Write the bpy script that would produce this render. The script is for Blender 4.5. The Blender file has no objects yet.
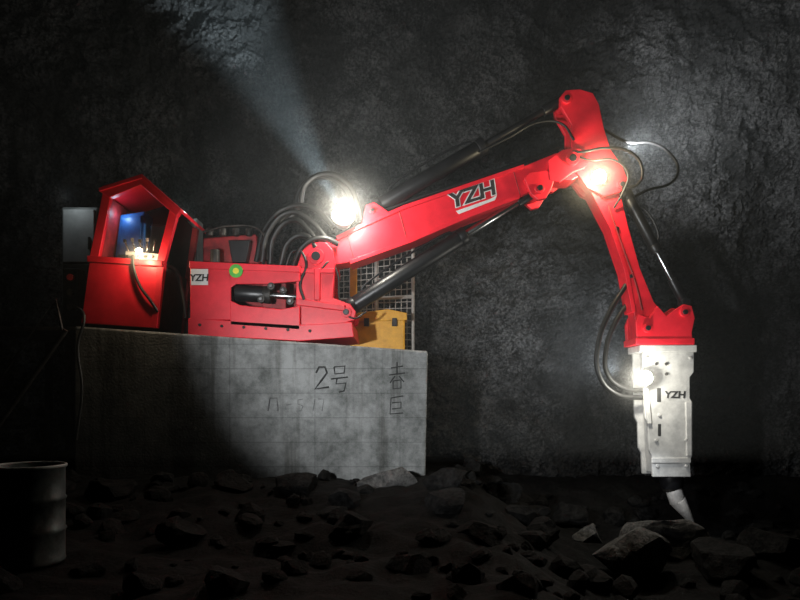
import bpy, bmesh, math, random
from mathutils import Vector, Matrix, noise
random.seed(7)
scene = bpy.context.scene
try:
    scene.view_settings.view_transform = 'Standard'
except Exception:
    pass
EYE = 1.7; DIST = 10.0; F = 640.0; HOR = 400.0
# image pixel coordinates -> metres, on the vertical plane at depth y
def W(u, v, y=0.0):
    s = (DIST + y) / F
    return Vector(((u - 400) * s, y, EYE + (HOR - v) * s))

# ---------------------------------------------------------------- materials
def new_mat(name):
    m = bpy.data.materials.new(name); m.use_nodes = True
    nt = m.node_tree
    b = nt.nodes['Principled BSDF']
    return m, nt, b
def simple(name, c1, c2, rough=0.5, metal=0.0, scale=6.0, bump=0.1, bscale=40, spec=None, coat=0.0):
    m, nt, b = new_mat(name)
    tc = nt.nodes.new('ShaderNodeTexCoord')
    n = nt.nodes.new('ShaderNodeTexNoise'); n.inputs['Scale'].default_value = scale
    n.inputs['Detail'].default_value = 8; n.inputs['Roughness'].default_value = 0.65
    r = nt.nodes.new('ShaderNodeValToRGB')
    r.color_ramp.elements[0].position = 0.35; r.color_ramp.elements[0].color = (*c1, 1)
    r.color_ramp.elements[1].position = 0.65; r.color_ramp.elements[1].color = (*c2, 1)
    nt.links.new(tc.outputs['Object'], n.inputs['Vector'])
    nt.links.new(n.outputs['Fac'], r.inputs['Fac'])
    nt.links.new(r.outputs['Color'], b.inputs['Base Color'])
    b.inputs['Roughness'].default_value = rough
    b.inputs['Metallic'].default_value = metal
    if coat: b.inputs['Coat Weight'].default_value = coat
    if bump:
        n2 = nt.nodes.new('ShaderNodeTexNoise'); n2.inputs['Scale'].default_value = bscale
        n2.inputs['Detail'].default_value = 4
        nt.links.new(tc.outputs['Object'], n2.inputs['Vector'])
        bp = nt.nodes.new('ShaderNodeBump'); bp.inputs['Strength'].default_value = bump
        bp.inputs['Distance'].default_value = 0.02
        nt.links.new(n2.outputs['Fac'], bp.inputs['Height'])
        nt.links.new(bp.outputs['Normal'], b.inputs['Normal'])
    return m
RED = simple('red_paint', (0.64, 0.008, 0.022), (0.82, 0.016, 0.036), 0.42, 0, 3, 0.05, 30)
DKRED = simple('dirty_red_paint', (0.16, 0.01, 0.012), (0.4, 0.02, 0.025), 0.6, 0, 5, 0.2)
BLACK = simple('black_steel', (0.006, 0.006, 0.007), (0.014, 0.014, 0.016), 0.38, 0.0, 5, 0.05)
DARK = simple('greasy_steel', (0.012, 0.011, 0.01), (0.05, 0.045, 0.04), 0.55, 0.4, 9, 0.3)
RUB = simple('hose_rubber', (0.006, 0.006, 0.006), (0.012, 0.012, 0.012), 0.5, 0, 10, 0.05)
CHROME = simple('chrome_rod', (0.45, 0.45, 0.46), (0.6, 0.6, 0.6), 0.22, 1.0, 8, 0.0)
WHITE = simple('white_paint', (0.40, 0.395, 0.385), (0.66, 0.65, 0.63), 0.5, 0, 4, 0.12, 25)
GREY = simple('grey_sheet', (0.10, 0.11, 0.11), (0.2, 0.21, 0.20), 0.6, 0, 4, 0.1)
LGREY = simple('light_grey_sheet', (0.3, 0.31, 0.3), (0.42, 0.43, 0.42), 0.6, 0, 4, 0.1)
GALV = simple('galvanised_wire', (0.28, 0.27, 0.25), (0.42, 0.40, 0.37), 0.5, 0.2, 20, 0.0)
YEL = simple('yellow_paint', (0.60, 0.29, 0.012), (0.80, 0.41, 0.02), 0.5, 0, 6, 0.15)
BLUE = simple('blue_paint', (0.01, 0.09, 0.32), (0.02, 0.16, 0.5), 0.4, 0, 5, 0.05)
GREEN = simple('green_sticker', (0.05, 0.35, 0.03), (0.08, 0.45, 0.05), 0.5, 0, 5, 0)
YSTK = simple('yellow_sticker', (0.7, 0.6, 0.02), (0.8, 0.7, 0.05), 0.5, 0, 5, 0)
WSTK = simple('white_sticker', (0.6, 0.6, 0.6), (0.75, 0.75, 0.75), 0.5, 0, 5, 0)
INK = simple('black_marker_paint', (0.01, 0.01, 0.01), (0.03, 0.03, 0.03), 0.8, 0, 5, 0)
INKF = simple('faded_marker_paint', (0.05, 0.05, 0.052), (0.14, 0.14, 0.14), 0.8, 0, 15, 0)
DRUM = simple('drum_paint', (0.006, 0.007, 0.007), (0.15, 0.17, 0.17), 0.45, 0.1, 3.0, 0.25, 12)
CHIS = simple('chisel_steel', (0.38, 0.36, 0.34), (0.66, 0.63, 0.60), 0.5, 0.0, 8, 0.4)

def rock_mat(name, lo, hi, scale, bstr, bdist, fine=None, patch=False, p0=0.43, p1=0.60):
    m, nt, b = new_mat(name)
    L = nt.links
    tc = nt.nodes.new('ShaderNodeTexCoord')
    n1 = nt.nodes.new('ShaderNodeTexNoise'); n1.inputs['Scale'].default_value = scale; n1.inputs['Detail'].default_value = 12; n1.inputs['Roughness'].default_value = 0.72
    n2 = nt.nodes.new('ShaderNodeTexNoise'); n2.inputs['Scale'].default_value = fine or scale * 10; n2.inputs['Detail'].default_value = 5; n2.inputs['Roughness'].default_value = 0.8
    for n in (n1, n2): L.new(tc.outputs['Object'], n.inputs['Vector'])
    mix = nt.nodes.new('ShaderNodeMath'); mix.operation = 'MULTIPLY_ADD'
    mix.inputs[1].default_value = 0.6
    L.new(n2.outputs['Fac'], mix.inputs[0])
    sc = nt.nodes.new('ShaderNodeMath'); sc.operation = 'MULTIPLY'; sc.inputs[1].default_value = 0.4
    L.new(n1.outputs['Fac'], sc.inputs[0]); L.new(sc.outputs[0], mix.inputs[2])
    r = nt.nodes.new('ShaderNodeValToRGB')
    r.color_ramp.elements[0].position = p0; r.color_ramp.elements[0].color = (*lo, 1)
    r.color_ramp.elements[1].position = p1; r.color_ramp.elements[1].color = (*hi, 1)
    L.new(mix.outputs[0], r.inputs['Fac'])
    col = r.outputs['Color']
    if patch:   # big damp / sooty areas in the rock
        n3 = nt.nodes.new('ShaderNodeTexNoise'); n3.inputs['Scale'].default_value = 0.42; n3.inputs['Detail'].default_value = 6; n3.inputs['Roughness'].default_value = 0.6
        n3.inputs['Distortion'].default_value = 0.6
        L.new(tc.outputs['Object'], n3.inputs['Vector'])
        r3 = nt.nodes.new('ShaderNodeValToRGB')
        r3.color_ramp.elements[0].position = 0.42; r3.color_ramp.elements[0].color = (0.22, 0.22, 0.22, 1)
        r3.color_ramp.elements[1].position = 0.56; r3.color_ramp.elements[1].color = (1, 1, 1, 1)
        L.new(n3.outputs['Fac'], r3.inputs['Fac'])
        mx = nt.nodes.new('ShaderNodeMix'); mx.data_type = 'RGBA'; mx.blend_type = 'MULTIPLY'; mx.inputs[0].default_value = 1
        L.new(col, mx.inputs[6]); L.new(r3.outputs['Color'], mx.inputs[7]); col = mx.outputs[2]
    L.new(col, b.inputs['Base Color'])
    b.inputs['Roughness'].default_value = 0.8
    b.inputs['Specular IOR Level'].default_value = 0.3
    bp = nt.nodes.new('ShaderNodeBump'); bp.inputs['Strength'].default_value = bstr; bp.inputs['Distance'].default_value = bdist
    L.new(mix.outputs[0], bp.inputs['Height']); L.new(bp.outputs['Normal'], b.inputs['Normal'])
    return m
WALLM = rock_mat('tunnel_rock', (0.006, 0.006, 0.0064), (0.20, 0.20, 0.202), 2.0, 1.0, 0.30, 18, True, 0.45, 0.60)
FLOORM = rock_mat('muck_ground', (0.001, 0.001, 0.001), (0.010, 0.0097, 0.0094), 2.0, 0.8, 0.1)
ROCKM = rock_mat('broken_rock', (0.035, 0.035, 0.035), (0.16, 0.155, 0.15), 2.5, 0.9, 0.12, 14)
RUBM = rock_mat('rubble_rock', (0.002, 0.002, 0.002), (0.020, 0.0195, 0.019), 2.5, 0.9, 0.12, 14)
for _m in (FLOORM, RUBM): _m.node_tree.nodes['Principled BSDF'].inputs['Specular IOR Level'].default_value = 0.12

def concrete_mat():
    m, nt, b = new_mat('cast_concrete'); L = nt.links
    tc = nt.nodes.new('ShaderNodeTexCoord')
    mp = nt.nodes.new('ShaderNodeMapping'); mp.inputs['Rotation'].default_value = (math.radians(90), 0, 0)
    L.new(tc.outputs['Object'], mp.inputs['Vector'])
    br = nt.nodes.new('ShaderNodeTexBrick'); br.inputs['Scale'].default_value = 1.0
    br.inputs['Brick Width'].default_value = 1.25; br.inputs['Row Height'].default_value = 0.36
    br.offset = 0.0
    br.inputs['Mortar Size'].default_value = 0.008; br.inputs['Mortar Smooth'].default_value = 0.6
    br.inputs['Color1'].default_value = (1, 1, 1, 1); br.inputs['Color2'].default_value = (0.88, 0.88, 0.88, 1)
    br.inputs['Mortar'].default_value = (0.62, 0.62, 0.62, 1)
    L.new(mp.outputs['Vector'], br.inputs['Vector'])
    n = nt.nodes.new('ShaderNodeTexNoise'); n.inputs['Scale'].default_value = 1.3; n.inputs['Detail'].default_value = 12; n.inputs['Roughness'].default_value = 0.8
    L.new(tc.outputs['Object'], n.inputs['Vector'])
    r = nt.nodes.new('ShaderNodeValToRGB')
    r.color_ramp.elements[0].position = 0.38; r.color_ramp.elements[0].color = (0.09, 0.095, 0.09, 1)
    r.color_ramp.elements[1].position = 0.60; r.color_ramp.elements[1].color = (0.33, 0.335, 0.33, 1)
    L.new(n.outputs['Fac'], r.inputs['Fac'])
    # run-down drip stains
    mp2 = nt.nodes.new('ShaderNodeMapping'); mp2.inputs['Scale'].default_value = (5.0, 1.0, 0.35)
    L.new(tc.outputs['Object'], mp2.inputs['Vector'])
    nd = nt.nodes.new('ShaderNodeTexNoise'); nd.inputs['Scale'].default_value = 1.0; nd.inputs['Detail'].default_value = 7; nd.inputs['Roughness'].default_value = 0.6
    L.new(mp2.outputs['Vector'], nd.inputs['Vector'])
    rd = nt.nodes.new('ShaderNodeValToRGB')
    rd.color_ramp.elements[0].position = 0.36; rd.color_ramp.elements[0].color = (0.55, 0.54, 0.52, 1)
    rd.color_ramp.elements[1].position = 0.50; rd.color_ramp.elements[1].color = (1, 1, 1, 1)
    L.new(nd.outputs['Fac'], rd.inputs['Fac'])
    mx = nt.nodes.new('ShaderNodeMix'); mx.data_type = 'RGBA'; mx.blend_type = 'MULTIPLY'; mx.inputs[0].default_value = 1
    L.new(r.outputs['Color'], mx.inputs[6]); L.new(br.outputs['Color'], mx.inputs[7])
    mx2 = nt.nodes.new('ShaderNodeMix'); mx2.data_type = 'RGBA'; mx2.blend_type = 'MULTIPLY'; mx2.inputs[0].default_value = 1
    L.new(mx.outputs[2], mx2.inputs[6]); L.new(rd.outputs['Color'], mx2.inputs[7])
    L.new(mx2.outputs[2], b.inputs['Base Color'])
    b.inputs['Roughness'].default_value = 0.85
    n2 = nt.nodes.new('ShaderNodeTexNoise'); n2.inputs['Scale'].default_value = 30; n2.inputs['Detail'].default_value = 6
    L.new(tc.outputs['Object'], n2.inputs['Vector'])
    bp = nt.nodes.new('ShaderNodeBump'); bp.inputs['Strength'].default_value = 0.6; bp.inputs['Distance'].default_value = 0.015
    L.new(n2.outputs['Fac'], bp.inputs['Height']); L.new(bp.outputs['Normal'], b.inputs['Normal'])
    return m
CONC = concrete_mat()
def emit(name, col, s):
    m, nt, b = new_mat(name)
    b.inputs['Emission Color'].default_value = (*col, 1); b.inputs['Emission Strength'].default_value = s
    b.inputs['Base Color'].default_value = (0.8, 0.8, 0.8, 1)
    return m
LENS = emit('lamp_lens', (1.0, 0.96, 0.86), 60)
LENSW = emit('lamp_lens_warm', (1.0, 0.85, 0.6), 25)

# ---------------------------------------------------------------- builders
def link(o, mat=None, parent=None):
    scene.collection.objects.link(o)
    if mat: o.data.materials.append(mat)
    if parent:
        o.parent = parent
        o.matrix_parent_inverse = Matrix.Translation(-parent.location)
    return o
def empty(name, loc):
    e = bpy.data.objects.new(name, None); e.location = loc; e.empty_display_size = 0.3
    scene.collection.objects.link(e); return e
def bevel(o, w, seg=2):
    if w:
        b = o.modifiers.new('bevel', 'BEVEL'); b.width = w; b.segments = seg; b.limit_method = 'ANGLE'; b.angle_limit = math.radians(35)
def prism(name, pts, y0, y1, mat, parent=None, bv=0.012, yref=None):
    """Plate/box cut to an outline (outline in image pixels, projected onto plane yref) from y0 to y1"""
    yr = y0 if yref is None else yref
    bm = bmesh.new()
    P = [W(u, v, yr) for u, v in pts]
    a = [bm.verts.new((p.x, y0, p.z)) for p in P]
    c = [bm.verts.new((p.x, y1, p.z)) for p in P]
    n = len(P)
    bm.faces.new(a); bm.faces.new(list(reversed(c)))
    for i in range(n):
        bm.faces.new((a[i], c[i], c[(i + 1) % n], a[(i + 1) % n]))
    bmesh.ops.recalc_face_normals(bm, faces=bm.faces)
    me = bpy.data.meshes.new(name); bm.to_mesh(me); bm.free()
    o = bpy.data.objects.new(name, me); link(o, mat, parent); bevel(o, bv); return o
def twin(name, pts, y0, y1, mat, parent, bv=0.01):
    prism(name + '_near', pts, y0, y1, mat, parent, bv)
    prism(name + '_far', pts, -y1, -y0, mat, parent, bv, yref=y0)
def cyl(name, p1, p2, r, mat, parent=None, n=28, r2=None, bv=0.006):
    p1 = Vector(p1); p2 = Vector(p2); d = p2 - p1
    bm = bmesh.new()
    bmesh.ops.create_cone(bm, cap_ends=True, segments=n, radius1=r, radius2=r if r2 is None else r2, depth=d.length)
    for f in bm.faces: f.smooth = len(f.verts) == 4
    M = Matrix.Translation((p1 + p2) / 2) @ d.to_track_quat('Z', 'Y').to_matrix().to_4x4()
    bm.transform(M)
    me = bpy.data.meshes.new(name); bm.to_mesh(me); bm.free()
    o = bpy.data.objects.new(name, me); link(o, mat, parent)
    if bv: bevel(o, bv, 2)
    return o
def box(name, lo, hi, mat, parent=None, bv=0.01):
    bm = bmesh.new(); bmesh.ops.create_cube(bm, size=1)
    lo = Vector(lo); hi = Vector(hi)
    for v in bm.verts:
        v.co = Vector([lo[i] + (v.co[i] + .5) * (hi[i] - lo[i]) for i in range(3)])
    me = bpy.data.meshes.new(name); bm.to_mesh(me); bm.free()
    o = bpy.data.objects.new(name, me); link(o, mat, parent); bevel(o, bv); return o
def tube(name, pts, r, mat, parent=None, poly=False, cyclic=False):
    cu = bpy.data.curves.new(name, 'CURVE'); cu.dimensions = '3D'; cu.bevel_depth = r; cu.bevel_resolution = 4; cu.use_fill_caps = True
    if poly:
        sp = cu.splines.new('POLY'); sp.points.add(len(pts) - 1)
        for q, p in zip(sp.points, pts): q.co = (*p, 1)
    else:
        sp = cu.splines.new('BEZIER'); sp.bezier_points.add(len(pts) - 1); sp.resolution_u = 10
        for q, p in zip(sp.bezier_points, pts):
            q.co = p; q.handle_left_type = q.handle_right_type = 'AUTO'
    sp.use_cyclic_u = cyclic
    o = bpy.data.objects.new(name, cu); link(o, mat, parent); return o
def T(name, pts, r, mat=RUB, parent=None):
    return tube(name, [W(*p) for p in pts], r, mat, parent)
def pin(name, u, v, yf, yb, r, parent, mat=RED, cap=BLACK):
    a = W(u, v, yf); b = Vector((a.x, yb, a.z))
    cyl(name + '_boss', a, b, r, mat, parent)
    for k, (yy, s) in enumerate(((yf, -1), (yb, 1))):
        c = Vector((a.x, yy, a.z))
        cyl(f'{name}_cap_{k}', c, c + Vector((0, s * 0.03, 0)), r * 0.55, cap, parent)
def lettering(name, s, u, v, y, size, ang, mat, parent, shear=0.0, bold=0.0, sx=1.0):
    cu = bpy.data.curves.new(name, 'FONT'); cu.body = s; cu.size = size; cu.align_x = 'CENTER'; cu.align_y = 'CENTER'
    cu.extrude = 0.002; cu.shear = shear; cu.offset = bold
    o = bpy.data.objects.new(name, cu); link(o, mat, None)
    M = Matrix.Translation(W(u, v, y)) @ Matrix.Rotation(-ang, 4, 'Y') @ Matrix.Rotation(math.pi / 2, 4, 'X') @ Matrix.Diagonal((sx, 1, 1, 1))
    bpy.context.view_layer.update()
    if parent:
        o.parent = parent; o.matrix_parent_inverse = Matrix.Translation(-parent.location)
    o.matrix_basis = M
    return o
def point(name, loc, e, col=(1, 0.95, 0.85), r=0.05, parent=None):
    l = bpy.data.lights.new(name, 'POINT'); l.energy = e; l.color = col; l.shadow_soft_size = r
    o = bpy.data.objects.new(name, l); o.location = loc; link(o, None, None)
    if parent:
        o.parent = parent; o.matrix_parent_inverse = Matrix.Translation(-parent.location)
    return o
def spot(name, loc, tgt, e, deg, blend, col=(1, 1, 1), r=0.05, parent=None):
    l = bpy.data.lights.new(name, 'SPOT'); l.energy = e; l.color = col; l.shadow_soft_size = r
    l.spot_size = math.radians(deg); l.spot_blend = blend
    o = bpy.data.objects.new(name, l); o.location = loc
    o.rotation_euler = (Vector(tgt) - Vector(loc)).to_track_quat('-Z', 'Y').to_euler()
    link(o, None, None)
    if parent:
        o.parent = parent; o.matrix_parent_inverse = Matrix.Translation(-parent.location)
    return o
def worklamp(prefix, loc, d, size, parent, lens=LENS):
    """LED flood lamp: housing, bezel, lens; d = facing direction"""
    loc = Vector(loc); d = Vector(d).normalized()
    cyl(prefix + '_housing', loc - d * size * 0.9, loc, size * 0.7, BLACK, parent, r2=size)
    cyl(prefix + '_bezel', loc, loc + d * 0.02, size * 1.05, DARK, parent)
    cyl(prefix + '_lens', loc + d * 0.02, loc + d * 0.03, size * 0.97, lens, parent, bv=0)

# ---------------------------------------------------------------- terrain
def ss(a, b, x):
    t = max(0, min(1, (x - a) / (b - a))); return t * t * (3 - 2 * t)
def ground(x, y):
    Lh = 0.20 + 0.36 * ss(-4.0, -0.8, y)
    Rh = -0.60 + 0.20 * ss(-3.0, 0.0, y) + 0.6 * ss(0.5, 2.2, y)
    k = ss(0.6, 2.8, x)
    h = Lh * (1 - k) + Rh * k
    h += 0.10 * noise.fractal(Vector((x * 0.9, y * 0.9, 3)), 1.0, 2.0, 4) + 0.06 * noise.noise(Vector((x * 4, y * 4, 9)))
    h += 0.10 * math.exp(-((x + 3.22) ** 2 + (y + 4.45) ** 2) / 0.5)
    return h
def grid(name, nx, ny, fn, mat, smooth=True):
    bm = bmesh.new()
    vs = [[bm.verts.new(fn(i / nx, j / ny)) for i in range(nx + 1)] for j in range(ny + 1)]
    for j in range(ny):
        for i in range(nx):
            f = bm.faces.new((vs[j][i], vs[j][i + 1], vs[j + 1][i + 1], vs[j + 1][i])); f.smooth = smooth
    me = bpy.data.meshes.new(name); bm.to_mesh(me); bm.free()
    o = bpy.data.objects.new(name, me); link(o, mat); return o
def rough(p, s=1.0):
    q = Vector(p)
    return s * (0.30 * noise.fractal(q * 0.45, 1.0, 2.0, 3) + 0.13 * noise.ridged_multi_fractal(q * 1.1, 1.0, 2.1, 4, 0.9, 2.0) * 0.55
                + 0.09 * noise.fractal(q * 3.6, 0.4, 2.0, 5) - 0.08 * abs(noise.noise(q * 2.1)))
rj = random.Random(3)
def wb(s, t):
    x = -9.6 + 19.2 * s; z = -1.2 + 12.2 * t
    curve = 0.030 * max(0, z - 5) ** 2
    return Vector((x, 2.5 - curve * 0.6 + rough((x, 0, z)) + rj.gauss(0, 0.009), z))
grid('wall_back', 500, 320, wb, WALLM, False)
grid('wall_left', 80, 80, lambda s, t: Vector((-9.0 + rough((0, 3 - 15 * s, -1 + 12 * t)), 3 - 15 * s, -1.2 + 12.2 * t)), WALLM)
grid('wall_right', 80, 80, lambda s, t: Vector((9.0 - rough((7, 3 - 15 * s, -1 + 12 * t)), 3 - 15 * s, -1.2 + 12.2 * t)), WALLM)
grid('ceiling', 80, 80, lambda s, t: Vector((-9.6 + 19.2 * s, 3 - 15 * t, 10.4 - rough((-9 + 18 * s, 3 - 15 * t, 20)))), WALLM)
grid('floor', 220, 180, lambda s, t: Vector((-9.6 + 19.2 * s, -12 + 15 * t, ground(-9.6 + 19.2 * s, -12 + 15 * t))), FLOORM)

def rockmesh(bm, c, size, seed, sub=3):
    r = bmesh.ops.create_icosphere(bm, subdivisions=sub, radius=1.0)
    off = Vector((seed * 13.7, seed * 5.1, seed * 2.3))
    planes = []
    rnd = random.Random(seed)
    for _ in range(11):
        planes.append((Vector((rnd.gauss(0, 1), rnd.gauss(0, 1), rnd.gauss(0, 1))).normalized(), rnd.uniform(0.5, 0.8)))
    for v in r['verts']:
        p = v.co.copy()
        for n, d in planes:
            k = p.dot(n)
            if k > d: p -= n * (k - d)
        p *= 1 + 0.10 * noise.fractal(p * 1.6 + off, 1, 2, 3)
        p = Vector((p.x * size[0], p.y * size[1], p.z * size[2])) * 1.2
        v.co = p + Vector(c)
def boulder(name, c, size, seed, mat=ROCKM):
    bm = bmesh.new(); rockmesh(bm, (0, 0, 0), size, seed, 4)
    me = bpy.data.meshes.new(name); bm.to_mesh(me); bm.free()
    o = bpy.data.objects.new(name, me); o.location = c; link(o, mat); return o
keep = []
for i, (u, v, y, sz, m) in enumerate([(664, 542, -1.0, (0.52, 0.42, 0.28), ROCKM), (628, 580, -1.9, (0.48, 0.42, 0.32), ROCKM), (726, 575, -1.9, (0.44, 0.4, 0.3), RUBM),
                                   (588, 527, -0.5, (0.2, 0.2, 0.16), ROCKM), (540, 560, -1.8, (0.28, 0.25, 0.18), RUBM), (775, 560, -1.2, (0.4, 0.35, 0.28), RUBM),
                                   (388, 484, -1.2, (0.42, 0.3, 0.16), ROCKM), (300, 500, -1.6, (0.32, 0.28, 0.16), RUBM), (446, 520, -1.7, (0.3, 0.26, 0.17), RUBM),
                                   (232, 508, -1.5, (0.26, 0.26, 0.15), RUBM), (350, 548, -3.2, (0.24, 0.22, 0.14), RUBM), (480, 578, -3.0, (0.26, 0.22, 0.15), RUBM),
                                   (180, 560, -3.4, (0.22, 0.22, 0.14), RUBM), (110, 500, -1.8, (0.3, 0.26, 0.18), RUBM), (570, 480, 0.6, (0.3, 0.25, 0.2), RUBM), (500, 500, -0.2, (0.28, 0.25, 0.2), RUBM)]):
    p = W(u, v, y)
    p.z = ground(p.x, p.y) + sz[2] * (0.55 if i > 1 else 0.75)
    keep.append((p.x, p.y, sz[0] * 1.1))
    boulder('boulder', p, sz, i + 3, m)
bm = bmesh.new()
cnt = 0
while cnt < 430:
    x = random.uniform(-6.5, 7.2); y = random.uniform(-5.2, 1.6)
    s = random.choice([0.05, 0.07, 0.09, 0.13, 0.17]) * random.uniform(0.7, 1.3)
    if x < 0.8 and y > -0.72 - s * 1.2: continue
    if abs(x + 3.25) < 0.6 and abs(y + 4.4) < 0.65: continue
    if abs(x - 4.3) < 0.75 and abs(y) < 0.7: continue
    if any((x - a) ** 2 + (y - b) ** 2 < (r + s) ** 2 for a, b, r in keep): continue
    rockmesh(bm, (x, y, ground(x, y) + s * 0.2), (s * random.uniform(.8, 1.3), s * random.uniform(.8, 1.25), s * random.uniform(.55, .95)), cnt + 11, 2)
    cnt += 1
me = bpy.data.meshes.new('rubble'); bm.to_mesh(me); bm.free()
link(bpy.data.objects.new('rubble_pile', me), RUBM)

# ---------------------------------------------------------------- concrete pedestal
YF = -0.6
ped = empty('concrete_pedestal', W(250, 400, 0.5))
bl = prism('cast_block', [(74, 326), (428, 351), (425, 500), (74, 520)], YF, 1.75, CONC, ped, 0.03)
def strokes(name, lines, mat, r=0.011):
    for k, ln in enumerate(lines):
        tube(f'{name}_{k}', [W(a, b, YF - 0.001) for a, b in ln], r, mat, ped, poly=True)
strokes('painted_two', [[(316, 373), (319, 367), (325, 367), (327, 373), (321, 381), (315, 389), (329, 387)]], INK, 0.015)
strokes('painted_hao', [[(334, 367), (345, 366), (344, 373), (335, 374), (334, 367)], [(331, 379), (348, 377)], [(337, 379), (336, 384), (346, 383), (344, 391), (339, 392)]], INK)
strokes('painted_char_a', [[(391, 368), (403, 366)], [(397, 362), (397, 374)], [(389, 375), (405, 373)], [(395, 376), (390, 383)], [(399, 376), (404, 382)], [(393, 381), (401, 380), (401, 388), (393, 389), (393, 381)]], INK, 0.009)
strokes('painted_char_b', [[(403, 396), (391, 398), (390, 414), (403, 413)], [(392, 403), (401, 402), (401, 408), (392, 409)]], INK, 0.009)
strokes('faded_mark', [[(268, 411), (270, 398), (277, 398), (278, 411)]], INKF, 0.012)
strokes('faded_mark_b', [[(286, 405), (292, 404)], [(303, 399), (298, 400), (298, 404), (303, 406), (301, 411), (296, 411)], [(315, 399), (313, 411)], [(318, 399), (324, 399), (322, 411)]], INKF, 0.005)

# ---------------------------------------------------------------- rock breaker
rb = empty('rockbreaker_boom', W(300, 330, 0))
# base frame
prism('base_bottom_plate', [(188, 318), (300, 325), (352, 322), (354, 337), (300, 341), (188, 335)], -0.5, 0.75, RED, rb, 0.01)
prism('base_front_panel', [(190, 264), (231, 264), (231, 320), (190, 320)], -0.5, -0.44, RED, rb)
prism('base_top_plate', [(189, 261), (300, 266), (300, 272), (189, 268)], -0.53, 0.7, RED, rb, 0.008)
prism('base_upper_web', [(228, 268), (300, 272), (300, 281), (266, 284), (236, 284), (230, 288)], -0.5, -0.45, RED, rb)
prism('base_lower_web', [(230, 300), (240, 305), (280, 309), (300, 306), (300, 330), (230, 325)], -0.5, -0.45, RED, rb)
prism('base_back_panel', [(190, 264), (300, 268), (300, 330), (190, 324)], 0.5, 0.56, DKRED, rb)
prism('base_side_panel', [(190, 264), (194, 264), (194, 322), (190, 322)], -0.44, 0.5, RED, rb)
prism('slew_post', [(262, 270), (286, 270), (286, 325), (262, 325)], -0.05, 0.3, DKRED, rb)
a = W(236, 293, -0.40); b = W(300, 297, -0.36)
cyl('slew_cylinder_barrel', a, a + (b - a) * 0.45, 0.12, BLACK, rb)
cyl('slew_cylinder_rod', a + (b - a) * 0.45, b, 0.05, CHROME, rb)
cyl('slew_cylinder_gland', a + (b - a) * 0.43, a + (b - a) * 0.55, 0.13, DARK, rb)
for k, (u, v) in enumerate([(262, 300), (284, 291), (272, 287), (291, 302)]):
    c = W(u, v, -0.42); cyl(f'slew_fitting_{k}', c, c + Vector((0, -0.09, 0)), 0.055, DARK, rb)
    cyl(f'slew_fitting_nut_{k}', c + Vector((0, -0.09, 0)), c + Vector((0, -0.12, 0)), 0.03, CHROME, rb, n=6)
for k in range(6):
    c = W(200 + k * 22, 325 + k * 1.2, -0.5)
    cyl(f'anchor_bolt_{k}', c + Vector((0, -0.005, 0)), c + Vector((0, -0.03, 0)), 0.025, DARK, rb, n=6)
# turret
tur = [(296, 270), (302, 251), (310, 242), (326, 242), (333, 250), (335, 264), (333, 298), (350, 304), (356, 312), (354, 320), (332, 327), (296, 325)]
twin('turret_cheek', tur, -0.42, -0.33, RED, rb)
prism('turret_back_web', [(296, 272), (306, 272), (306, 322), (296, 322)], -0.33, 0.33, RED, rb)
prism('turret_mid_shelf', [(296, 298), (345, 305), (345, 311), (296, 305)], -0.48, 0.42, RED, rb)
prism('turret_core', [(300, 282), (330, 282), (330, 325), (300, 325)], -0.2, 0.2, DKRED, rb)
prism('turret_rib', [(314, 268), (320, 268), (320, 300), (314, 300)], -0.47, -0.41, RED, rb)
prism('turret_upper_shelf', [(296, 268), (334, 268), (334, 273), (296, 273)], -0.46, -0.40, RED, rb)
pin('boom_foot_pin', 316, 256, -0.46, 0.46, 0.12, rb)
pin('lift_cylinder_foot_pin', 346, 312, -0.45, 0.45, 0.08, rb)
# main boom
boom = [(306, 250), (316, 244), (334, 240), (352, 230), (404, 207), (524, 166), (556, 153), (578, 150), (590, 160), (586, 173), (572, 180), (556, 180), (520, 196), (470, 215), (412, 240), (350, 262), (318, 268), (308, 264)]
prism('main_boom_box', boom, -0.2, 0.2, RED, rb, 0.012)
prism('boom_top_flange', [(336, 236), (352, 228), (404, 205), (524, 164), (524, 168), (404, 209), (352, 232), (338, 240)], -0.23, 0.23, RED, rb, 0.004)
prism('boom_bottom_flange', [(350, 260), (412, 238), (470, 213), (520, 194), (520, 198), (470, 217), (412, 242), (350, 264)], -0.23, 0.23, RED, rb, 0.004)
lug = [(524, 178), (530, 172), (546, 170), (556, 174), (552, 188), (546, 198), (538, 200), (531, 194)]
twin('boom_lift_lug', lug, -0.28, -0.19, RED, rb)
pin('boom_lift_pin', 540, 188, -0.31, 0.31, 0.075, rb)
twin('boom_nose_cheek', [(548, 160), (562, 150), (576, 147), (586, 151), (590, 160), (585, 168), (574, 172), (560, 182), (550, 180)], -0.29, -0.19, RED, rb)
pin('elbow_pin', 573, 158, -0.35, 0.35, 0.10, rb)
twin('upper_cylinder_foot_lug', [(362, 224), (366, 205), (374, 202), (382, 207), (390, 213)], -0.17, -0.10, RED, rb)
pin('upper_cylinder_foot_pin', 372, 210, -0.2, 0.2, 0.05, rb)
for k, (u, v) in enumerate([(350, 246), (402, 223), (516, 181)]):
    p = W(u, v, -0.203)
    tube(f'boom_weld_{k}', [p + Vector((-0.05, 0, 0.2)), p + Vector((0.06, 0, -0.2))], 0.006, DKRED, rb, poly=True)
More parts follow.
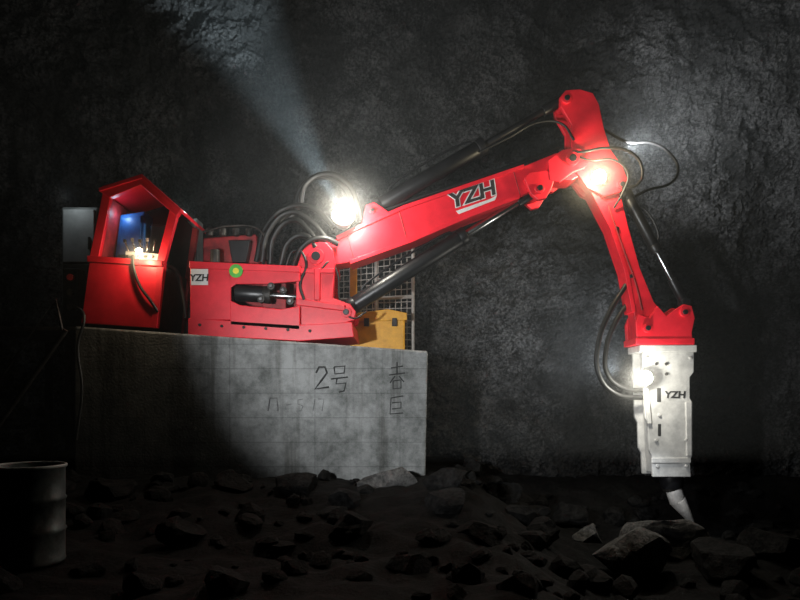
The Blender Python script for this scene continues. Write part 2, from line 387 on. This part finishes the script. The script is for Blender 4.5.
# signage on boom
prism('boom_sticker_strip', [(456, 211), (490, 199), (497, 195), (495, 200), (459, 214)], -0.212, -0.2, WSTK, rb, 0)
lettering('boom_lettering_outline', 'YZH', 472, 195, -0.206, 0.31, math.radians(18), WSTK, rb, 0.15, 0.022, 1.2)
lettering('boom_lettering', 'YZH', 472, 195, -0.214, 0.31, math.radians(18), INK, rb, 0.15, 0.008, 1.2)
lettering('base_lettering', 'YZH', 199, 278, -0.512, 0.14, 0, INK, rb, 0.1, 0.004)
prism('base_sticker', [(191, 269), (208, 269), (208, 285), (191, 285)], -0.508, -0.5, WSTK, rb, 0)
c = W(236, 271, -0.535); cyl('warning_sticker', c, c + Vector((0, -0.008, 0)), 0.10, GREEN, rb, bv=0)
cyl('warning_sticker_center', c + Vector((0, -0.008, 0)), c + Vector((0, -0.012, 0)), 0.045, YSTK, rb, bv=0)
def ram(prefix, A, B, frac, rb_, rr, parent, rodmat=CHROME, eye=0.09):
    A = Vector(A); B = Vector(B); d = (B - A).normalized(); M = A + (B - A) * frac
    cyl(prefix + '_barrel', A + d * eye, M, rb_, BLACK, parent)
    cyl(prefix + '_base_cap', A + d * (eye * 0.6), A + d * (eye * 0.6 + 0.12), rb_ * 1.12, BLACK, parent)
    cyl(prefix + '_gland', M - d * 0.06, M + d * 0.06, rb_ * 1.12, BLACK, parent)
    cyl(prefix + '_rod', M, B, rr, rodmat, parent)
    cyl(prefix + '_rod_clevis', B - d * 0.42, B - d * 0.02, rr * 1.5, BLACK, parent)
    for k, q in enumerate((A, B)):
        cyl(f'{prefix}_eye_{k}', q + Vector((0, -0.09, 0)), q + Vector((0, 0.09, 0)), eye, BLACK, parent)
    n = Vector((0, -1, 0)); up = d.cross(n).normalized()
    if up.z < 0: up = -up
    off = up * (rb_ + 0.035) + n * 0.04
    tube(prefix + '_oil_pipe', [A + d * 0.35 + off * 0.6, A + d * 0.42 + off, M - d * 0.15 + off, M - d * 0.1 + off * 0.7], 0.018, BLACK, parent)
ram('lift_cylinder', W(346, 310, 0), W(540, 188, 0), 0.60, 0.125, 0.06, rb)
ram('stick_cylinder', W(372, 210, 0), W(566, 98, 0), 0.56, 0.125, 0.055, rb, BLACK, 0.07)
# stick
st = [(574, 168), (592, 152), (610, 156), (624, 172), (626, 183), (620, 192), (628, 225), (640, 268), (654, 302), (668, 318), (668, 342), (637, 344), (634, 312), (627, 272), (612, 228), (594, 192)]
prism('stick_box', st, -0.14, 0.14, RED, rb, 0.012)
prism('stick_front_flange', [(590, 190), (596, 188), (614, 228), (629, 272), (636, 312), (632, 312), (625, 272), (610, 228)], -0.17, 0.17, RED, rb, 0.004)
top = [(560, 97), (566, 90), (580, 89), (593, 93), (599, 104), (604, 128), (611, 150), (622, 165), (628, 180), (621, 192), (604, 196), (588, 188), (576, 172), (572, 150), (572, 125), (561, 106)]
twin('stick_upper_cheek', top, -0.23, -0.14, RED, rb)
prism('stick_upper_web', [(586, 96), (596, 100), (602, 128), (608, 150), (598, 152), (590, 126)], -0.15, 0.15, RED, rb)
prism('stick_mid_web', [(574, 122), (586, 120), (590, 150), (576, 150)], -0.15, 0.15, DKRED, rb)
pin('stick_top_pin', 567, 98, -0.27, 0.27, 0.075, rb)
pin('stick_lower_pin', 622, 184, -0.27, 0.27, 0.07, rb)
head = [(636, 322), (639, 314), (650, 318), (658, 306), (667, 316), (672, 312), (684, 304), (692, 306), (695, 318), (692, 332), (693, 344), (637, 344)]
twin('stick_head_cheek', head, -0.25, -0.16, RED, rb)
prism('stick_head_plate', [(636, 338), (695, 338), (695, 344.5), (636, 344.5)], -0.27, 0.27, RED, rb)
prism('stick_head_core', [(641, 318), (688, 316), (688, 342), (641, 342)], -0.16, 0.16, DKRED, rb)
pin('tilt_pin', 685, 312, -0.29, 0.29, 0.07, rb)
pin('stick_end_pin', 648, 328, -0.29, 0.29, 0.07, rb)
ram('tilt_cylinder', W(624, 190, -0.02), W(684, 303, -0.02), 0.52, 0.085, 0.045, rb, CHROME, 0.07)
for s in (0.25, 0.75):
    p = W(610 + 28 * s, 205 + 95 * s, -0.14)
    cyl(f'stick_clamp_{s}', p, p + Vector((0, -0.03, 0)), 0.03, BLACK, rb)
T('stick_side_pipe', [(608, 205, -0.16), (622, 245, -0.16), (636, 285, -0.16), (642, 310, -0.16)], 0.013, DKRED, rb)
# hoses: foot bundle
hose = [
 [(262, 262, -0.1), (268, 232, -0.15), (290, 212, -0.2), (312, 222, -0.25), (326, 238, -0.28)],
 [(270, 264, 0.0), (274, 236, -0.1), (292, 220, -0.2), (310, 232, -0.3), (320, 250, -0.38)],
 [(256, 262, 0.1), (266, 226, 0.1), (286, 208, 0.1), (312, 208, 0.0), (334, 228, -0.1)],
 [(280, 266, -0.2), (290, 240, -0.3), (306, 236, -0.35), (316, 248, -0.4)],
 [(300, 206, 0.15), (306, 184, 0.1), (326, 174, 0.05), (346, 182, 0), (358, 206, -0.05), (362, 222, -0.1)],
 [(294, 214, 0.25), (302, 186, 0.2), (322, 177, 0.15), (340, 184, 0.1), (352, 204, 0.05), (356, 224, 0)],
 [(268, 262, 0.2), (280, 222, 0.2), (300, 206, 0.15)],
 [(262, 264, 0.3), (276, 230, 0.3), (294, 214, 0.25)],
 [(285, 268, -0.35), (296, 250, -0.42), (306, 262, -0.44), (300, 285, -0.46), (304, 300, -0.47)],
 [(292, 268, -0.3), (305, 244, -0.44), (322, 238, -0.40), (338, 244, -0.28)],
]
for k, h in enumerate(hose): T(f'foot_hose_{k}', h, 0.042 if k != 8 else 0.02, RUB, rb)
T('boom_top_hose_a', [(338, 236, -0.08), (356, 224, -0.08), (404, 203, -0.08), (470, 181, -0.08), (524, 162, -0.08), (560, 148, -0.08)], 0.022, RUB, rb)
T('boom_top_hose_b', [(338, 234, 0.06), (356, 223, 0.06), (404, 202, 0.06), (470, 180, 0.06), (524, 161, 0.06), (556, 150, 0.02)], 0.022, RUB, rb)
T('turret_cable', [(322, 268, -0.46), (330, 262, -0.40), (337, 272, -0.36), (340, 300, -0.38), (352, 318, -0.42), (366, 312, -0.3)], 0.014, RUB, rb)
T('elbow_hose_a', [(560, 150, -0.1), (580, 152, -0.34), (606, 148, -0.42), (630, 152, -0.4), (642, 168, -0.36), (638, 184, -0.32), (622, 188, -0.3)], 0.022, RUB, rb)
T('elbow_hose_b', [(556, 148, 0), (590, 160, -0.36), (614, 160, -0.42), (628, 174, -0.38), (624, 190, -0.3), (614, 208, -0.18)], 0.018, RUB, rb)
T('elbow_hose_c', [(604, 130, 0.1), (628, 142, 0.15), (652, 143, 0.2), (668, 152, 0.2), (678, 168, 0.2), (672, 182, 0.15), (648, 190, 0.1), (628, 200, 0.05)], 0.022, RUB, rb)
T('top_hose', [(480, 152, -0.1), (508, 138, -0.14), (540, 122, -0.16), (562, 124, -0.2), (574, 140, -0.26)], 0.018, RUB, rb)
T('breaker_hose_a', [(626, 285, -0.1), (608, 315, -0.2), (598, 345, -0.25), (599, 375, -0.28), (614, 393, -0.25), (646, 398, -0.1)], 0.038, RUB, rb)
T('breaker_hose_b', [(630, 300, 0.1), (614, 325, 0.0), (606, 350, -0.02), (608, 375, -0.05), (624, 388, -0.05), (648, 390, 0)], 0.038, RUB, rb)
# hydraulic pump set behind base
prism('pump_housing', [(203, 238), (256, 234), (260, 264), (203, 264)], 0.1, 0.7, DKRED, rb, 0.02)
for k in range(4):
    a = W(210 + k * 13, 236, 0.05); cyl(f'pump_port_{k}', a, a + Vector((0, 0, 0.12)), 0.05, DARK, rb)
T('pump_rail', [(203, 232, 0.0), (230, 226, 0.0), (262, 232, 0.0), (268, 260, 0.0)], 0.02, DARK, rb)
prism('pump_bracket', [(228, 240), (250, 240), (246, 262), (232, 262)], -0.1, 0.08, BLACK, rb)
a = W(215, 250, -0.25); cyl('oil_filter', a, a + Vector((0, 0, -0.2)), 0.07, DARK, rb)

# work lamps on the boom
l1 = W(343, 217, -0.34)
worklamp('foot_work_lamp', l1, (0.1, -0.8, 0.4), 0.17, rb)
tube('foot_work_lamp_bracket', [l1 + Vector((0, 0.1, -0.02)), l1 + Vector((0, 0.14, -0.15)), l1 + Vector((0.02, 0.2, -0.3))], 0.02, BLACK, rb)
l2 = W(599, 177, -0.33)
worklamp('elbow_work_lamp', l2, (0, -1, 0), 0.10, rb)

# ---------------------------------------------------------------- hydraulic hammer
hm = empty('hydraulic_breaker_hammer', W(665, 410, 0))
prism('mounting_flange', [(640, 345), (697, 345), (697, 352), (640, 352)], -0.26, 0.26, WHITE, hm, 0.008)
side = [(643, 352), (694, 352), (694, 372), (690, 377), (690, 398), (693, 403), (693, 455), (690, 461), (691, 477), (653, 477), (652, 456), (649, 450), (648, 424), (645, 418), (644, 380)]
prism('side_plate_near', side, -0.24, -0.18, WHITE, hm, 0.01)
prism('side_plate_far', side, 0.18, 0.24, WHITE, hm, 0.01, yref=-0.24)
prism('power_cell', [(648, 352), (687, 352), (687, 474), (655, 474)], -0.18, 0.18, WHITE, hm, 0.02)
for k, (u, v) in enumerate([(647, 358), (690, 358), (656, 364), (666, 364), (657, 466), (686, 466), (656, 440), (686, 440), (659, 415), (666, 374)]):
    c = W(u, v, -0.24); cyl(f'housing_bolt_{k}', c, c + Vector((0, -0.025, 0)), 0.026, DARK if k in (2, 3, 9) else WHITE, hm, n=6)
prism('side_slot_a', [(657, 388), (661, 388), (661, 402), (657, 402)], -0.244, -0.23, INK, hm, 0)
prism('side_slot_b', [(658, 424), (661, 424), (661, 436), (658, 436)], -0.244, -0.23, INK, hm, 0)
prism('side_rib', [(643, 378), (648, 380), (652, 424), (648, 424)], -0.28, -0.22, WHITE, hm, 0.008)
prism('side_rib_right', [(686, 402), (692, 402), (692, 456), (687, 456)], -0.265, -0.22, WHITE, hm, 0.008)
prism('side_step', [(652, 458), (691, 458), (691, 463), (652, 463)], -0.26, -0.22, WHITE, hm, 0.006)
lettering('hammer_lettering', 'YZH', 675, 395, -0.244, 0.145, 0.0, INK, hm, 0.1, 0.005, 1.1)
cyl('front_bushing', W(671, 474, 0), W(672, 488, 0), 0.19, BLACK, hm, r2=0.16)
t0 = W(672, 484, -0.02); t1 = W(678, 503, -0.04); t2 = W(692, 522, -0.08)
cyl('chisel_shank', t0, t1, 0.125, CHIS, hm, r2=0.12)
cyl('chisel_tip', t1 - Vector((0, 0, -0.03)), t2, 0.125, CHIS, hm, r2=0.04)
cyl('chisel_collar', W(672, 486, 0), W(673, 489, 0), 0.15, DARK, hm)
l3 = W(645, 378, -0.38)
worklamp('hammer_work_lamp', l3, (-0.3, -1, 0), 0.11, hm)

# ---------------------------------------------------------------- operator cab
cab = empty('operator_cab', W(125, 326, 0))
yf = -0.5; yb = 0.65
def cp(name, pts, a, b, mat, bv=0.01): return prism(name, pts, a, b, mat, cab, bv, yref=yf)
cp('front_lower_panel', [(90, 256), (162, 262), (156, 328), (81, 323)], yf, yf + 0.05, RED)
cp('front_left_post', [(103, 190), (111, 194), (98, 260), (89, 258)], yf, yf + 0.09, RED)
cp('front_right_post', [(170, 208), (178, 212), (164, 264), (156, 263)], yf, yf + 0.09, RED)
cp('front_right_post_lower', [(158, 262), (165, 262), (157, 328), (151, 328)], yf - 0.02, yf + 0.09, RED)
cp('gable_beam_right', [(143, 176), (181, 211), (177, 217), (141, 185)], yf - 0.03, yf + 0.08, RED)
cp('gable_beam_left', [(143, 176), (143, 185), (110, 198), (99, 191), (104, 186)], yf - 0.03, yf + 0.08, RED)
cp('sill_rail', [(88, 256), (163, 261), (163, 267), (88, 262)], yf - 0.04, yf + 0.07, RED)
cp('roof_sheet_right', [(143, 175), (182, 210), (181, 213), (143, 179)], yf - 0.05, yb + 0.05, RED, 0.003)
cp('roof_sheet_left', [(143, 175), (143, 179), (101, 192), (100, 189)], yf - 0.05, yb + 0.05, RED, 0.003)
cp('back_wall', [(103, 195), (143, 182), (174, 212), (156, 326), (83, 322)], yb - 0.04, yb, BLACK)
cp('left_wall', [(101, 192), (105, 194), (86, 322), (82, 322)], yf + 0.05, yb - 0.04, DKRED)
cp('right_wall_lower', [(160, 266), (164, 266), (157, 327), (153, 327)], yf + 0.09, yb - 0.04, DARK)
cp('floor_plate', [(82, 319), (157, 323), (156, 328), (81, 324)], yf + 0.05, yb, DARK)
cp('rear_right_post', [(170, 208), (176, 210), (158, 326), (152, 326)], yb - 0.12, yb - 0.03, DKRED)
# interior: control cabinet, valve bank, levers, seat
cp('control_cabinet', [(104, 204), (130, 200), (128, 252), (98, 250)], 0.05, 0.4, BLUE, 0.02)
cp('control_cabinet_door', [(107, 208), (127, 205), (125, 248), (102, 247)], 0.02, 0.05, BLUE, 0.01)
cp('seat_back', [(134, 212), (156, 214), (152, 252), (132, 250)], 0.1, 0.22, BLACK, 0.04)
cp('seat_cushion', [(132, 250), (154, 252), (152, 262), (130, 260)], -0.2, 0.2, BLACK, 0.03)
cp('valve_bank', [(124, 250), (158, 253), (157, 262), (123, 260)], yf + 0.05, yf + 0.25, WHITE, 0.01)
for k in range(5):
    a = W(129 + k * 6, 252, yf + 0.12)
    cyl(f'valve_lever_{k}', a, a + Vector((0.02 * (k - 2), -0.04, 0.14 + 0.02 * (k % 2))), 0.012, CHROME, cab)
    cyl(f'valve_knob_{k}', a + Vector((0.02 * (k - 2), -0.04, 0.13 + 0.02 * (k % 2))), a + Vector((0.022 * (k - 2), -0.045, 0.18 + 0.02 * (k % 2))), 0.024, WHITE if k % 2 else BLACK, cab)
    c = W(128 + k * 6, 257, yf + 0.05); cyl(f'valve_port_{k}', c, c + Vector((0, -0.04, 0)), 0.024, CHROME, cab)
T('cab_hose', [(133, 256, -0.56), (134, 268, -0.58), (140, 286, -0.58), (150, 300, -0.56), (158, 312, -0.5)], 0.022, RUB, cab)
T('cab_side_hose', [(160, 270, -0.3), (172, 268, -0.3), (182, 290, -0.3), (186, 318, -0.3)], 0.03, RUB, cab)
cyl('cab_lamp_body', W(139, 251, -0.66), W(139, 251, -0.54), 0.045, BLACK, cab)
cyl('cab_lamp_lens', W(139, 251, -0.675), W(139, 251, -0.66), 0.045, LENSW, cab, bv=0)

# steel access platform beside the pedestal, with ladder
ld = empty('access_platform', W(40, 380, -0.3))
ztop = W(74, 326, -0.6).z
box('deck', (-6.3, -0.5, ztop - 0.06), (-4.82, 1.4, ztop), DARK, ld)
for k, (x, y) in enumerate([(-6.2, -0.4), (-6.2, 1.3), (-4.95, 1.3), (-4.95, -0.4)]):
    box(f'deck_leg_{k}', (x - 0.05, y - 0.05, 0.2), (x + 0.05, y + 0.05, ztop - 0.06), DARK, ld)
for k, (dy) in enumerate((-1.1, -0.55)):
    tube(f'ladder_stringer_{k}', [W(-12, 440, dy), W(66, 330, dy)], 0.035, DARK, ld, poly=True)
for k in range(7):
    t = (k + 0.5) / 7; a = W(-12 + 78 * t, 440 - 110 * t, -1.1); b = W(-12 + 78 * t, 440 - 110 * t, -0.55)
    tube(f'ladder_rung_{k}', [a, b], 0.022, DARK, ld, poly=True)
tube('ladder_handrail', [W(-12, 395, -1.1), W(56, 300, -1.1), W(62, 330, -1.0)], 0.022, DARK, ld, poly=True)
def zbox(name, x0, x1, y0, y1, z0, z1, mat, par, bv=0.01): return box(name, (x0, y0, z0), (x1, y1, z1), mat, par, bv)
ec = empty('electrical_cabinet', (-5.4, 0.5, ztop))
zt = W(60, 206, 0.3).z; x0 = W(60, 0, 0.3).x; x1 = W(96, 0, 0.3).x
zbox('cabinet_body', x0, x1, 0.35, 0.8, ztop, zt, GREY, ec, 0.02)
zm = W(60, 262, 0.3).z
zbox('cabinet_door', x0 + 0.04, x1 - 0.04, 0.31, 0.35, zm, zt - 0.05, LGREY, ec)
zbox('cabinet_lower_door', x0 + 0.04, x1 - 0.04, 0.31, 0.35, ztop + 0.05, zm - 0.04, DARK, ec)
zbox('cabinet_handle', x1 - 0.12, x1 - 0.09, 0.27, 0.31, zm + 0.2, zm + 0.4, DARK, ec, 0.004)
vv = empty('valve_manifold', (-5.1, -0.2, ztop))
xm0 = W(64, 0, -0.3).x; xm1 = W(80, 0, -0.3).x
zbox('manifold_block', xm0, xm1, -0.35, -0.1, ztop, W(64, 268, -0.35).z, DARK, vv, 0.02)
for k in range(3):
    c = W(72, 278 + k * 15, -0.35); cyl(f'manifold_port_{k}', c, c + Vector((0, -0.07, 0)), 0.05, DKRED if k == 0 else DARK, vv)
T('manifold_hose', [(74, 306, -0.4), (84, 316, -0.62), (78, 345, -0.66), (82, 390, -0.68), (76, 440, -0.7)], 0.022, RUB, vv)
lk = empty('tool_locker', W(183, 334, 0.9))
prism('locker_body', [(166, 220), (197, 218), (197, 340), (166, 339)], 0.85, 1.2, GREY, lk, 0.02)
prism('locker_door', [(168, 223), (195, 221), (195, 262), (168, 262)], 0.81, 0.845, LGREY, lk, 0.01)
prism('locker_handle', [(190, 240), (192, 240), (192, 252), (190, 252)], 0.78, 0.81, DARK, lk, 0.0)

# ---------------------------------------------------------------- mesh guard behind turret
mg = empty('mesh_guard_railing', W(380, 352, 1.3))
yg = 1.3
for k, (A, B) in enumerate([((338, 254), (413, 244)), ((413, 244), (413, 357)), ((338, 254), (338, 352)), ((338, 350), (413, 356)), ((376, 250), (376, 354)), ((338, 300), (413, 297))]):
    cyl(f'guard_rail_{k}', W(*A, yg), W(*B, yg), 0.03, GALV, mg)
for k in range(1, 13):
    u = 338 + k * 5.75; t = k / 13
    tube(f'guard_wire_v{k}', [W(u, 254 - 10 * t, yg), W(u, 350 + 6 * t, yg)], 0.007, GALV, mg, poly=True)
for k in range(1, 17):
    tube(f'guard_wire_h{k}', [W(338, 254 + k * 5.6, yg), W(413, 244 + k * 6.4, yg)], 0.007, GALV, mg, poly=True)
for k, v in enumerate((244, 300)):
    tube(f'guard_side_rail_{k}', [W(413, v, yg), W(413, v, yg) + Vector((0, 0.4, 0))], 0.025, GALV, mg, poly=True)
yt = empty('yellow_toolbox', W(370, 350, 0.9))
prism('toolbox_body', [(350, 318), (405, 316), (405, 355), (350, 352)], 0.85, 1.2, YEL, yt, 0.03)
prism('toolbox_lid', [(348, 314), (388, 309), (407, 313), (407, 320), (348, 322)], 0.82, 1.22, YEL, yt, 0.01)
prism('toolbox_mast', [(350, 262), (357, 262), (357, 318), (350, 318)], 1.0, 1.06, YEL, yt, 0.005)
for k in (364, 392):
    prism(f'toolbox_latch_{k}', [(k, 318), (k + 5, 318), (k + 5, 326), (k, 326)], 0.79, 0.85, DARK, yt, 0.004)

# ---------------------------------------------------------------- steel drum (open top, lathe)
dr = empty('steel_drum', (-3.22, -4.45, ground(-3.22, -4.45) - 0.03))
prof = [(0.0, 0.0), (0.285, 0.0), (0.29, 0.02), (0.285, 0.04), (0.285, 0.26), (0.298, 0.28), (0.285, 0.30), (0.285, 0.53), (0.298, 0.55), (0.285, 0.57), (0.285, 0.81), (0.298, 0.82), (0.300, 0.83), (0.276, 0.83), (0.275, 0.55), (0.0, 0.55)]
bm = bmesh.new(); N = 56; rings = []
for r, z in prof:
    rings.append([bm.verts.new((max(r, 0.001) * math.cos(2 * math.pi * i / N), max(r, 0.001) * math.sin(2 * math.pi * i / N), z)) for i in range(N)])
for a, b in zip(rings, rings[1:]):
    for i in range(N):
        f = bm.faces.new((a[i], a[(i + 1) % N], b[(i + 1) % N], b[i])); f.smooth = True
bmesh.ops.recalc_face_normals(bm, faces=bm.faces)
me = bpy.data.meshes.new('drum_shell'); bm.to_mesh(me); bm.free()
o = bpy.data.objects.new('drum_shell', me); scene.collection.objects.link(o); o.data.materials.append(DRUM); o.parent = dr
rm = tube('drum_rim', [Vector((0.29 * math.cos(2 * math.pi * i / 48), 0.29 * math.sin(2 * math.pi * i / 48), 0.835)) for i in range(48)], 0.012, LGREY, None, poly=True, cyclic=True)
rm.parent = dr

# ---------------------------------------------------------------- dusty air
m, nt, b = new_mat('airborne_dust')
nt.nodes.remove(b)
vs_ = nt.nodes.new('ShaderNodeVolumeScatter'); vs_.inputs['Density'].default_value = 0.010; vs_.inputs['Color'].default_value = (0.9, 0.97, 1, 1)
nt.links.new(vs_.outputs[0], nt.nodes['Material Output'].inputs['Volume'])
box('dust_haze', (-8.2, -1.9, 0.9), (8.2, 1.9, 9.3), m, None, 0)
def glow_puff(name, c, R, dens, par):
    """scatter sphere added round a lamp for its glare halo, thinning out to nothing"""
    m, nt, b = new_mat(name + '_mat'); nt.nodes.remove(b); L = nt.links
    tc = nt.nodes.new('ShaderNodeTexCoord')
    ln = nt.nodes.new('ShaderNodeVectorMath'); ln.operation = 'LENGTH'; L.new(tc.outputs['Object'], ln.inputs[0])
    mr = nt.nodes.new('ShaderNodeMapRange'); mr.inputs['From Min'].default_value = 0; mr.inputs['From Max'].default_value = R
    mr.inputs['To Min'].default_value = 1; mr.inputs['To Max'].default_value = 0; L.new(ln.outputs['Value'], mr.inputs['Value'])
    pw = nt.nodes.new('ShaderNodeMath'); pw.operation = 'POWER'; pw.inputs[1].default_value = 1.6; L.new(mr.outputs[0], pw.inputs[0])
    mu = nt.nodes.new('ShaderNodeMath'); mu.operation = 'MULTIPLY'; mu.inputs[1].default_value = dens; L.new(pw.outputs[0], mu.inputs[0])
    v = nt.nodes.new('ShaderNodeVolumeScatter'); v.inputs['Color'].default_value = (1, 0.98, 0.94, 1)
    L.new(mu.outputs[0], v.inputs['Density']); L.new(v.outputs[0], nt.nodes['Material Output'].inputs['Volume'])
    bm = bmesh.new(); bmesh.ops.create_icosphere(bm, subdivisions=3, radius=R)
    me = bpy.data.meshes.new(name); bm.to_mesh(me); bm.free()
    o = bpy.data.objects.new(name, me); o.location = c; link(o, m, par)
P1 = W(346, 211, -0.62); P2 = W(598, 177, -0.52); P3 = W(641, 378, -0.60); P4 = W(139, 256, -0.76)
glow_puff('foot_lamp_glow', P1, 0.85, 0.15, rb)  # scatter spheres added to give the lamps a glare halo
glow_puff('elbow_lamp_glow', P2, 0.75, 0.21, rb)
glow_puff('hammer_lamp_glow', P3, 0.70, 0.18, hm)
glow_puff('cab_lamp_glow', P4, 0.4, 0.28, cab)

# ---------------------------------------------------------------- lights
spot('miner_flood_lamp_light', (-2.2, -7.2, 2.2), W(468, 258, 0), 1600, 71, 0.6, (0.95, 0.98, 1.0), 0.12)
point('foot_lamp_light', P1, 150, (1, 0.95, 0.82), 0.06, rb)
spot('foot_lamp_up_beam', W(338, 205, 0.35), W(240, 30, 1.5), 3800, 28, 0.9, (0.75, 0.92, 1.0), 0.05, rb)
point('foot_lamp_back_light', W(360, 195, 0.9), 45, (0.95, 0.97, 0.95), 0.06, rb)
point('elbow_lamp_light', P2, 90, (1, 0.85, 0.55), 0.05, rb)
spot('elbow_wall_fill', W(630, 150, 0.1), W(705, 105, 2.4), 900, 100, 1.0, (0.95, 0.98, 1), 0.08, rb)  # added spot without a lamp, lights the wall beside the elbow
point('hammer_lamp_light', P3, 60, (1, 0.97, 0.85), 0.05, hm)
spot('hammer_lamp_wall_spill', W(616, 372, 0.2), W(560, 320, 2.4), 420, 100, 1.0, (0.9, 0.95, 1), 0.05, hm)
spot('chisel_fill_spot', W(640, 420, -0.9), W(672, 520, -0.2), 50, 60, 1.0, (0.9, 0.95, 1), 0.05, hm)  # added spot in mid-air, brightens the chisel tip
point('cab_lamp_light', P4, 16, (1, 0.75, 0.45), 0.03, cab)
point('cab_interior_light', W(122, 215, -0.1), 2.0, (0.6, 0.8, 1), 0.03, cab)
point('locker_fill_light', W(185, 212, 0.45), 8, (0.85, 1, 0.95), 0.03, lk)  # added fill with no fixture, lifts the locker front
point('electrical_cabinet_fill', W(66, 196, 0.0), 2.5, (0.85, 0.95, 1), 0.03, ec)  # invented fill, no lamp stands here; brightens the electrical cabinet
w = bpy.data.worlds.new('mine_dark'); scene.world = w; w.use_nodes = True
w.node_tree.nodes['Background'].inputs[0].default_value = (0.5, 0.55, 0.6, 1)
w.node_tree.nodes['Background'].inputs[1].default_value = 0.002

# ---------------------------------------------------------------- camera
cd = bpy.data.cameras.new('camera'); cd.sensor_width = 36; cd.lens = F / 800 * 36; cd.shift_y = (HOR - 300) / 800
cam = bpy.data.objects.new('camera', cd); cam.location = (0, -DIST, EYE); cam.rotation_euler = (math.pi / 2, 0, 0)
scene.collection.objects.link(cam); scene.camera = cam
